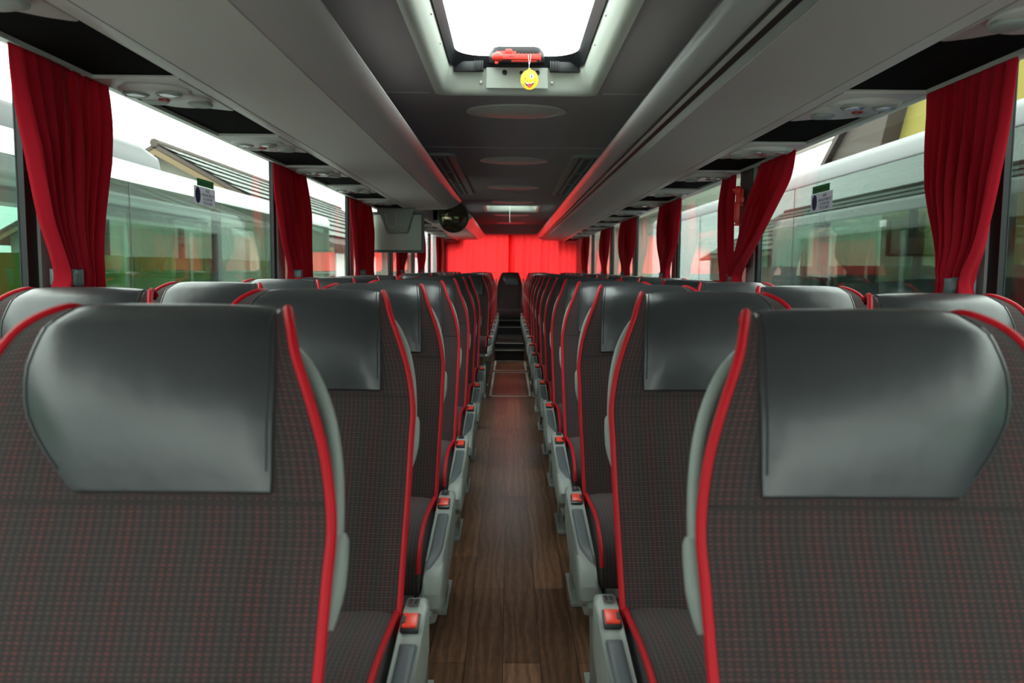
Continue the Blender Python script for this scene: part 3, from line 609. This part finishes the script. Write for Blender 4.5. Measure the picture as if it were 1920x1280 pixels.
obj('rim', lathe(B(), [(.128, -.004), (.140, -.006), (.143, .01), (.12, .03), (.05, .045), (0, .046)], 40, 'y'), BLK, t)
obj('mount_arm', tube(B(), [(0, .04, 0), (-.03, .02, .07), (-.05, -.08, .10), (-.05, -.15, .10)], .012, 8), BLK, t)

# ------------------------------------------------------------------ curtains
CLASPM = mat('blue_grey_clasp_plastic', (.16, .20, .215), .4)
def curtain(label, x, rows, n, amp, seed, mt=CURT, group='side window curtains', clasp=None, sd=1):
    """rows: (h, ynear, yfar) from top to bottom; pleats in x"""
    rnd = random.Random(seed); ph = [rnd.uniform(-.5, .5) for _ in range(n+2)]; am = [rnd.uniform(.6, 1.3) for _ in range(n+2)]
    V = smooth_tab(rows, 40); NU = n*12
    t = thing('curtain', label, 'curtain', (x, rows[0][1], CZ+rows[0][0]), group=group)
    def F(a, b):
        r = V[int(round(b*40))]; q = a*n; k = int(q); f = q-k; A = am[k]*(1-f)+am[min(k+1, n)]*f; w = r[2]-r[1]
        am_loc = 1.25*amp*(.35+.65*min(1, b*4))*A*min(1, .55+(.25/max(w, .05))*.25)
        pl = abs(math.sin(math.pi*q+ph[k]*.3+.5*math.sin(b*3+k)))**1.5
        wob = .25*w/n*math.sin(2*math.pi*q+b*4)
        return (sd*(-am_loc*pl) + sd*.0, r[1]-rows[0][1]+w*a+wob*math.sin(math.pi*a), r[0]-rows[0][0]-.008*abs(math.sin(math.pi*q))*(b < .02))
    bm = B(); grid(bm, F, NU, 40); o = obj('cloth', bm, mt, t); md = o.modifiers.new('thickness', 'SOLIDIFY'); md.thickness = .002
    if clasp:
        h, y = clasp
        bm = B(); xx = -sd*(amp*1.0)
        pts = smooth_tab([(sd*.0, -.04, -.012), (xx*1.1, -.026, -.012), (xx*1.35, -.018, -.014), (xx*1.35, .014, -.014), (xx*1.1, .022, -.012), (sd*.0, .022, -.012)], 20)
        grid(bm, lambda a, b: Vector(pts[int(round(a*20))])+Vector((0, y-rows[0][1], h-rows[0][0]+.014+(b-.5)*.042)), 20, 3)
        c = obj('clasp', bm, CLASPM, t); md = c.modifiers.new('thickness', 'SOLIDIFY'); md.thickness = .004
    return t
XCL, XCR = XL+.035, XR-.035
# left side (rows: height over the eye, near y, far y)
curtain('long red curtain tied by a grey clasp at the nearest left pillar', XCL, [(.52, 1.90, 2.36), (.40, 1.91, 2.35), (.25, 1.94, 2.29), (.12, 1.97, 2.24), (.03, 2.01, 2.21), (-.03, 2.03, 2.20), (-.08, 2.01, 2.21), (-.17, 1.98, 2.24)], 8, .042, 1, clasp=(-.03, 2.07), sd=-1)
ll = [('red curtain at the second left pillar', 3.98, 4.60, 4.17, 4.62, 4.24), ('red curtain at the third left pillar, before the monitor', 5.88, 6.74, 6.0, 6.74, 6.13), ('red curtain at the fourth left pillar, below the monitor', 8.1, 8.9, 8.2, 8.6, 8.27), ('red curtain at the fifth left pillar, beyond the monitor', 9.98, 10.9, 10.15, 10.7, 10.26), ('narrow red curtain at the last left pillar', 12.7, 13.5, 12.75, 13.35, 12.9)]
for i, (lb, a, b, c, d, cy) in enumerate(ll):
    curtain(lb, XCL, [(.52, a, b), (.35, a+.0, b+.04), (.15, a*.6+c*.4, b+.03), (.02, c-.02, d), (-.04, c, d), (-.14, c-.01, d+.03)], 7, .05, 10+i, clasp=(-.033, cy), sd=-1)
curtain('long red curtain tied by a grey clasp at the nearest right pillar', XCR, [(.52, 1.92, 2.33), (.35, 1.93, 2.31), (.20, 1.95, 2.26), (.08, 1.98, 2.19), (-.0, 2.02, 2.15), (-.035, 2.03, 2.14), (-.08, 2.02, 2.16), (-.17, 2.0, 2.20)], 8, .042, 2, clasp=(-.035, 2.08))
curtain('red curtain sweeping down to the clasp at the second right pillar', XCR, [(.52, 3.38, 3.80), (.40, 3.42, 3.90), (.28, 3.58, 3.99), (.15, 3.78, 4.06), (.05, 3.96, 4.12), (-.03, 4.08, 4.19), (-.14, 4.05, 4.22)], 5, .045, 3, clasp=(-.035, 4.16))
curtain('straight red curtain behind the hammer at the second right pillar', XCR, [(.52, 4.26, 4.50), (.35, 4.25, 4.52), (.1, 4.22, 4.50), (-.03, 4.17, 4.45), (-.14, 4.15, 4.45)], 5, .04, 4)
rr = [('red curtain at the third right pillar', 5.62, 6.40, 5.88, 6.22, 6.04), ('red curtain at the fourth right pillar', 7.62, 8.62, 7.9, 8.35, 8.15), ('red curtain at the fifth right pillar', 9.55, 10.45, 9.75, 10.2, 9.95), ('red curtain at the last right pillar', 11.95, 13.0, 12.1, 12.9, 12.4)]
for i, (lb, a, b, c, d, cy) in enumerate(rr):
    curtain(lb, XCR, [(.52, a, b), (.38, a-.02, b+.06), (.2, a+.02, b+.04), (.05, c-.03, d+.04), (-.03, c, d), (-.14, c-.04, d+.02)], 6, .045, 30+i, clasp=(-.035, cy))
def rear_curtain(label, x0, x1, seed, yo):
    rnd = random.Random(seed); ks = [(rnd.uniform(20, 60), rnd.uniform(0, 6), rnd.uniform(.005, .012)) for _ in range(4)]
    def F(a, b):
        x = x0+(x1-x0)*a; h = .632-1.10*b
        d = sum(A*math.sin(k*x+p+1.2*math.sin(b*2)) for k, p, A in ks)*(.5+.5*b)
        return (x, Y1-.045-yo+d, CZ+h)
    bm = B(); grid(bm, F, 90, 16); o = obj('rear_curtain', bm, RCURT); tag(o, label, 'curtain', 'rear window curtains')
    md = o.modifiers.new('thickness', 'SOLIDIFY'); md.thickness = .0015
rear_curtain('bright backlit red curtain over the left half of the rear window', -1.15, .06, 51, .0); rear_curtain('bright backlit red curtain over the right half of the rear window', -.02, 1.20, 52, .055)
tag(obj('curtain_rail', tube(B(), [(-1.1, Y1-.06, CZ+.645), (1.15, Y1-.06, CZ+.645)], .008, 8), ALU), 'thin curtain rail above the red rear curtains', 'curtain rail')

# ------------------------------------------------------------------ stickers with text
def text(parent, s, size, loc, rot, m, align='CENTER'):
    cu = bpy.data.curves.new('lettering', 'FONT'); cu.body = s; cu.size = size; cu.align_x = align; cu.extrude = .0002; cu.space_line = .95
    o = bpy.data.objects.new('lettering', cu); C.objects.link(o); o.parent = parent; o.location = loc; o.rotation_euler = rot; cu.materials.append(m)
    bpy.context.view_layer.update(); me = bpy.data.meshes.new_from_object(o.evaluated_get(bpy.context.evaluated_depsgraph_get())); q = bpy.data.objects.new('lettering', me); C.objects.link(q)
    q.parent = parent; q.location = loc; q.rotation_euler = rot; bpy.data.objects.remove(o); bpy.data.curves.remove(cu)
def grid_bm(a, b, c, d):
    bm = B(); grid(bm, lambda u, v: (a+(b-a)*u, c+(d-c)*v, .0003), 2, 2); return bm
def stickers(x, sd):
    # local frame: sticker faces the aisle; u runs along the reading direction
    rot = (math.pi/2, 0, -math.pi/2 if sd > 0 else math.pi/2)
    wh = 'right' if sd > 0 else 'left'
    t = thing('window_sticker', 'grey seatbelt notice sticker with blue oval on the %s window' % wh, 'sticker', (x, 3.205, CZ+.279), rot, 'seatbelt stickers')
    obj('sheet', grid_bm(-.11, .11, -.035, .035), STICK, t)
    e = obj('blue_oval', prism(B(), ellipse(-.072, 0, .026, .031, 28), .0006, .001, 'z'), BLUE, t)
    bm = B(); prism(bm, ellipse(-.072, .018, .005, .006, 12), .001, .0013, 'z'); prism(bm, [(-.079, .010), (-.066, .010), (-.060, -.008), (-.083, -.008)], .001, .0013, 'z')
    prism(bm, [(-.086, -.010), (-.058, -.010), (-.060, -.014), (-.084, -.014)], .001, .0013, 'z'); prism(bm, [(-.080, -.014), (-.075, -.014), (-.075, -.024), (-.080, -.024)], .001, .0013, 'z'); prism(bm, [(-.069, -.014), (-.064, -.014), (-.064, -.024), (-.069, -.024)], .001, .0013, 'z')
    obj('seated_figure', bm, STICK, e)
    text(t, 'PORT\nOBLIGATOIRE DE\nLA CEINTURE\nDE SECURITE', .0165, (.032, .016, .0007), (0, 0, 0), SBLUE)
    t2 = thing('exit_sticker', 'dark green exit sticker above the seatbelt notice on the %s window' % wh, 'sticker', (x, 3.215, CZ+.330), rot, 'green window stickers')
    obj('sheet', grid_bm(-.088, .088, -.0145, .0145), GREENS, t2); text(t2, 'Issue de secours', .019, (0, -.006, .0007), (0, 0, 0), STICK)
stickers(XR+.011, 1); stickers(XL-.011, -1)

# ------------------------------------------------------------------ outside: neighbouring coaches
GZ = -1.45
g = obj('ground', bx(-70, 70, -30, 140, GZ-.1, GZ), ASPH, smooth=False); g['kind'] = 'structure'
def coach(label, s, xs, y0, y1, zg0, zg1, zroof, paint, nose=False, pods=(), seatm=GRNS):
    """s side; xs near face |x|"""
    t = thing('coach', label, 'bus', (s*(xs+1.25), (y0+y1)/2, GZ)); ox, oy, oz = s*(xs+1.25), (y0+y1)/2, GZ
    def T(bm): bmesh.ops.translate(bm, vec=(-ox, -oy, -oz), verts=bm.verts); return bm
    X = lambda a: s*(xs+a)
    def sb(a0, a1, y0_, y1_, z0, z1, bev=0, bm=None):
        bm = bm or B(); a, b = sorted((X(a0), X(a1))); return box(bm, a, b, y0_, y1_, z0, z1, bev)
    bm = sb(0, 2.5, y0, y1, GZ+.35, zg0, .06)
    obj('lower_body', T(bm), paint, t)
    pr = [(X(.0), zg1), (X(.0), zg1+.10), (X(.05), zg1+.17), (X(.20), zroof-.03), (X(.5), zroof), (X(2.0), zroof), (X(2.3), zroof-.03), (X(2.5), zg1+.1), (X(2.5), zg1), (X(2.44), zg1), (X(2.3), zg1+.1), (X(.2), zg1+.1), (X(.06), zg1)]
    obj('roof', T(prism(B(), pr, y0, y1, 'y')), paint, t)
    if s > 0: obj('gutter', T(sb(-.006, .03, y0, y1, zg1-.004, zg1+.004)), RUB, t)
    if s > 0: obj('side_stripe', T(sb(-.006, .03, y0, y1, GZ+.4, CZ-.52)), mat('violet_blue_coach_paint', (.03, .03, .13), .35), t)
    for i, yy in enumerate([y0+.02+(y1-y0-.14)*k/7 for k in range(8)]):
        for a in (.015, 2.42): obj('window_post', T(sb(a, a+.06, yy, yy+.12, zg0, zg1)), DKB, t)
    for a in (0.0, 2.49): obj('side_glass', T(sb(a, a+.008, y0+.02, y1-.02, zg0, zg1)), CGLASS, t, False)
    for yy in (y0+.02, y1-.03): obj('end_glass', T(sb(.05, 2.45, yy, yy+.01, zg0, zg1)), CGLASS, t, False)
    for k in range(1, 5): 
        yy = y0+(y1-y0)*k/5; obj('glass_joint', T(sb(-.003, .0, yy, yy+.012, zg0, zg1)), RUB, t)
    obj('inner_rack', T(sb(.25, .6, y0+.3, y1-.3, zg1-.05, zg1+.07)), mat('coach_rack', (.35, .36, .34), .5), t)
    obj('inner_rack', T(sb(1.9, 2.25, y0+.3, y1-.3, zg1-.05, zg1+.07)), RACK, t)
    # seats inside
    sm = B(); prism(sm, [(0, .0), (.10, .0), (.22, .60), (.21, .68), (.17, .70), (.13, .68), (.10, .62)], -.22, .22, 'x', .02); box(sm, -.22, .22, -.35, .06, .0, .12, .03)
    me = obj('seat', sm, seatm, t); k = 0; yy = y0+1.0
    while yy < y1-.6:
        for a in (.32, .80, 1.70, 2.18):
            o = me if k == 0 else me.copy()
            if k: C.objects.link(o)
            o.location = (X(a)-ox, yy-oy, zg0-.30-oz+.06); k += 1
        yy += .95
    for a, hs in (((0, 0), 1), ((2.28, 0), 1)):
        for yy in (y0+2.2, y1-2.6):
            w = lathe(B(), [(.48, -.12), (.50, -.08), (.50, .08), (.48, .12), (.28, .13), (.0, .11)], 28, 'x', (X(a[0]+.12), yy, GZ+.5)); obj('wheel', T(w), RUB, t)
    for (p0, p1, ph) in pods:
        bm = prism(B(), [(p0, zroof-.02), (p1, zroof-.02), (p1-.12, zroof+ph*.75), (p1-.5, zroof+ph), (p0+.3, zroof+ph), (p0+.08, zroof+ph*.7)], min(X(.45), X(2.05)), max(X(.45), X(2.05)), 'x', .05, 3)
        obj('roof_air_unit', T(bm), SILV, t)
    if nose:
        bm = prism(B(), [(y1, zg0), (y1+.45, zg0), (y1+.1, zg1+.05), (y1, zroof-.04)], min(X(.1), X(2.4)), max(X(.1), X(2.4)), 'x', .03); obj('nose', T(bm), CGLASS, t)
    return t
coach('white coach parked alongside beyond the left windows', -1, 3.0, -4.2, 13.4, CZ-.37, CZ+.665, CZ+.86, WHITE, pods=((-2.0, 1.5, .26), (4.9, 8.1, .28)))
coach('silver grey coach parked alongside beyond the right windows', 1, 3.0, -4.0, 16.8, CZ-.40, CZ+.868, CZ+1.115, SILV, nose=True, seatm=DKB)
# houses
TILE = corr_mat('pale_roof_tiles', (.055, .066, .06), (.08, .09, .08), 2*math.pi/.28, rows=1/.42)
RTILE = corr_mat('red_roof_tiles', (.15, .055, .04), (.18, .08, .06), 2*math.pi/.28, rows=1/.42)
RUST = corr_mat('rusty_corrugated_sheet', (.34, .38, .36), (.13, .05, .010), 2*math.pi/.16, rust=True)
CREAM = mat('cream_render', (.22, .225, .18), .9, bump=(3, .2, .01)); GREENW = mat('pale_green_render', (.17, .20, .155), .9); YELW = mat('yellow_render', (.25, .21, .045), .9); WOODE = mat('raw_timber', (.16, .11, .055), .7); BRS = mat('brown_soffit', (.06, .045, .035), .8)
def slab(p, q, r, s_, th, m, name, parent):
    """roof plane p,q ridge ends; s_,r eave ends"""
    bm = B(); uvl = bm.loops.layers.uv.verify(); P = [Vector(v) for v in (p, q, r, s_)]; n = (P[1]-P[0]).cross(P[3]-P[0]).normalized()
    if n.z < 0: n = -n
    a = [bm.verts.new(v) for v in P]; b = [bm.verts.new(v-n*th) for v in P]
    f = bm.faces.new(a); L = (P[1]-P[0]).length; H = (P[3]-P[0]).length
    for lp, uv in zip(f.loops, ((0, H), (L, H), (L, 0), (0, 0))): lp[uvl].uv = uv
    bm.faces.new(b[::-1])
    for i in range(4): bm.faces.new((a[i], b[i], b[(i+1) % 4], a[(i+1) % 4]))
    bmesh.ops.recalc_face_normals(bm, faces=bm.faces); return obj(name, bm, m, parent, False)
def tiled(p, q, r, s_, m, parent, row=.55, wave=.50):
    # overlapping courses of scalloped tiles over the slab
    P = [Vector(v) for v in (p, q, r, s_)]; n = (P[1]-P[0]).cross(P[3]-P[0]).normalized()
    if n.z < 0: n = -n
    L = (P[1]-P[0]).length; e1 = (P[1]-P[0])/L; D = (P[3]-P[0]).length; e2 = (P[3]-P[0])/D; K = int(D/row); N = int(L/wave*6); bm = B()
    for k in range(K):
        def f(a, b):
            c = .5+.5*math.cos(2*math.pi*a*N/6); v = row*(k-.15+(1.18+.22*c)*b)
            return P[0]+e1*(L*a)+e2*v+n*(.012+b*(.05+.03*c))
        grid(bm, f, N, 2)
    obj('tile_courses', bm, m, parent)
def house(label, x0, x1, y0, y1, ze, zr, roofm, wallm, over=.5, name='house', timber=True, tiles=None):
    t = thing(name, label, 'house', (0, 0, 0)); xm = (x0+x1)/2
    obj('walls', prism(B(), [(x0, GZ), (x1, GZ), (x1, ze), (xm, zr-.15), (x0, ze)], y0, y1, 'y'), wallm, t, False)
    sl = (zr-ze)/(x1-xm)
    slab((xm, y0-over, zr), (xm, y1+over, zr), (x1+over, y1+over, ze-over*sl), (x1+over, y0-over, ze-over*sl), .12, roofm, 'roof', t)
    slab((xm, y0-over, zr), (xm, y1+over, zr), (x0-over, y1+over, ze-over*sl), (x0-over, y0-over, ze-over*sl), .12, roofm, 'roof', t)
    if tiles: tiled((xm, y0-over, zr), (xm, y1+over, zr), (x1+over, y1+over, ze-over*sl), (x1+over, y0-over, ze-over*sl), tiles, t)
    obj('ridge', tube(B(), [(xm, y0-over-.02, zr+.02), (xm, y1+over, zr+.02)], .12, 8), roofm, t)
    if timber:
        bm = B()
        for e in (x0-over, x1+over): prism(bm, [(xm, zr-.12), (e, ze-over*sl-.12), (e, ze-over*sl-.26), (xm, zr-.30)], y0-over, y0-over+.06, 'y')
        obj('barge_board', bm, WOODE, t)
    for yy in (y0+2, y0+5, y0+8):
        if yy < y1-1.5:
            f = obj('window_frame', bx(x1 if x1 < 0 else x0-.03, x1+.03 if x1 < 0 else x0, yy, yy+1.2, ze-1.6, ze-.5), WHT, t)
    return t
house('cream gable-fronted house with pale tiled roof beyond the left coach', -13.9, -5.3, 22.4, 45, CZ+.95, CZ+3.31, BRS, CREAM, tiles=mat('pale_grey_tile', (.20, .225, .205), .8))
house('low house with red tiled roof beyond the right coach', 6.6, 15.0, 2.5, 10.0, CZ+1.6, CZ+3.6, RTILE, CREAM, name='house')
t = thing('house', 'yellow house with brown overhanging eaves beyond the right coach', 'house', (0, 0, 0))
obj('walls', bx(5.7, 12, 11.0, 12.3, GZ, CZ+4.2), YELW, t, False)
obj('eaves', prism(B(), [(12.3, CZ+1.2), (13.9, CZ+1.75), (13.05, CZ+2.3), (12.2, CZ+2.85), (11.35, CZ+2.9), (11.7, CZ+2.3), (12.0, CZ+1.7)], 5.45, 12, 'x'), BRS, t, False)
obj('roof', prism(B(), [(13.95, CZ+1.72), (14.0, CZ+1.80), (13.12, CZ+2.4), (11.3, CZ+4.3), (11.2, CZ+4.2), (13.05, CZ+2.31)], 5.35, 12, 'x'), RTILE, t, False)
t = thing('shed', 'shed with a rusty corrugated roof at the far right', 'shed', (0, 0, 0))
slab((9.5, 21, CZ+3.9), (9.5, 34, CZ+3.9), (3.9, 34, CZ+1.75), (3.9, 21, CZ+1.75), .06, RUST, 'roof', t)
obj('walls', bx(4.4, 12, 21.6, 33.5, GZ, CZ+1.75), CREAM, t, False)
t = thing('workshop', 'pale green rendered workshop behind the rear right windows', 'building', (0, 0, 0))
obj('walls', bx(4.6, 12, 36, 60, GZ, CZ+4.5), GREENW, t, False); obj('door', bx(4.55, 4.6, 39, 42, GZ, CZ+1.0), mat('red_door', (.45, .03, .03), .5), t)
# power lines over the left houses
pl = thing('utility_pole', 'utility pole carrying power lines beyond the left coach', 'pole', (-15.2, 30, GZ))
obj('pole', tube(B(), [(0, 0, 0), (0, 0, 10.5)], [.14, .10], 10), BRS, pl); obj('crossarm', bx(-.8, .8, -.06, .06, 9.7, 9.85), BRS, pl)
for k in range(4):
    x = -15.9+.47*k; w = tube(B(), [(x+1.4*(1-j/10), -10+4*j, GZ+9.9+.5*((j-5)/5)**2) for j in range(11)], .012, 5)
    tag(obj('power_line', w, RUB), 'thin power line in the sky beyond the left coach, %s from the left' % ORD[k], 'cable', 'power lines')
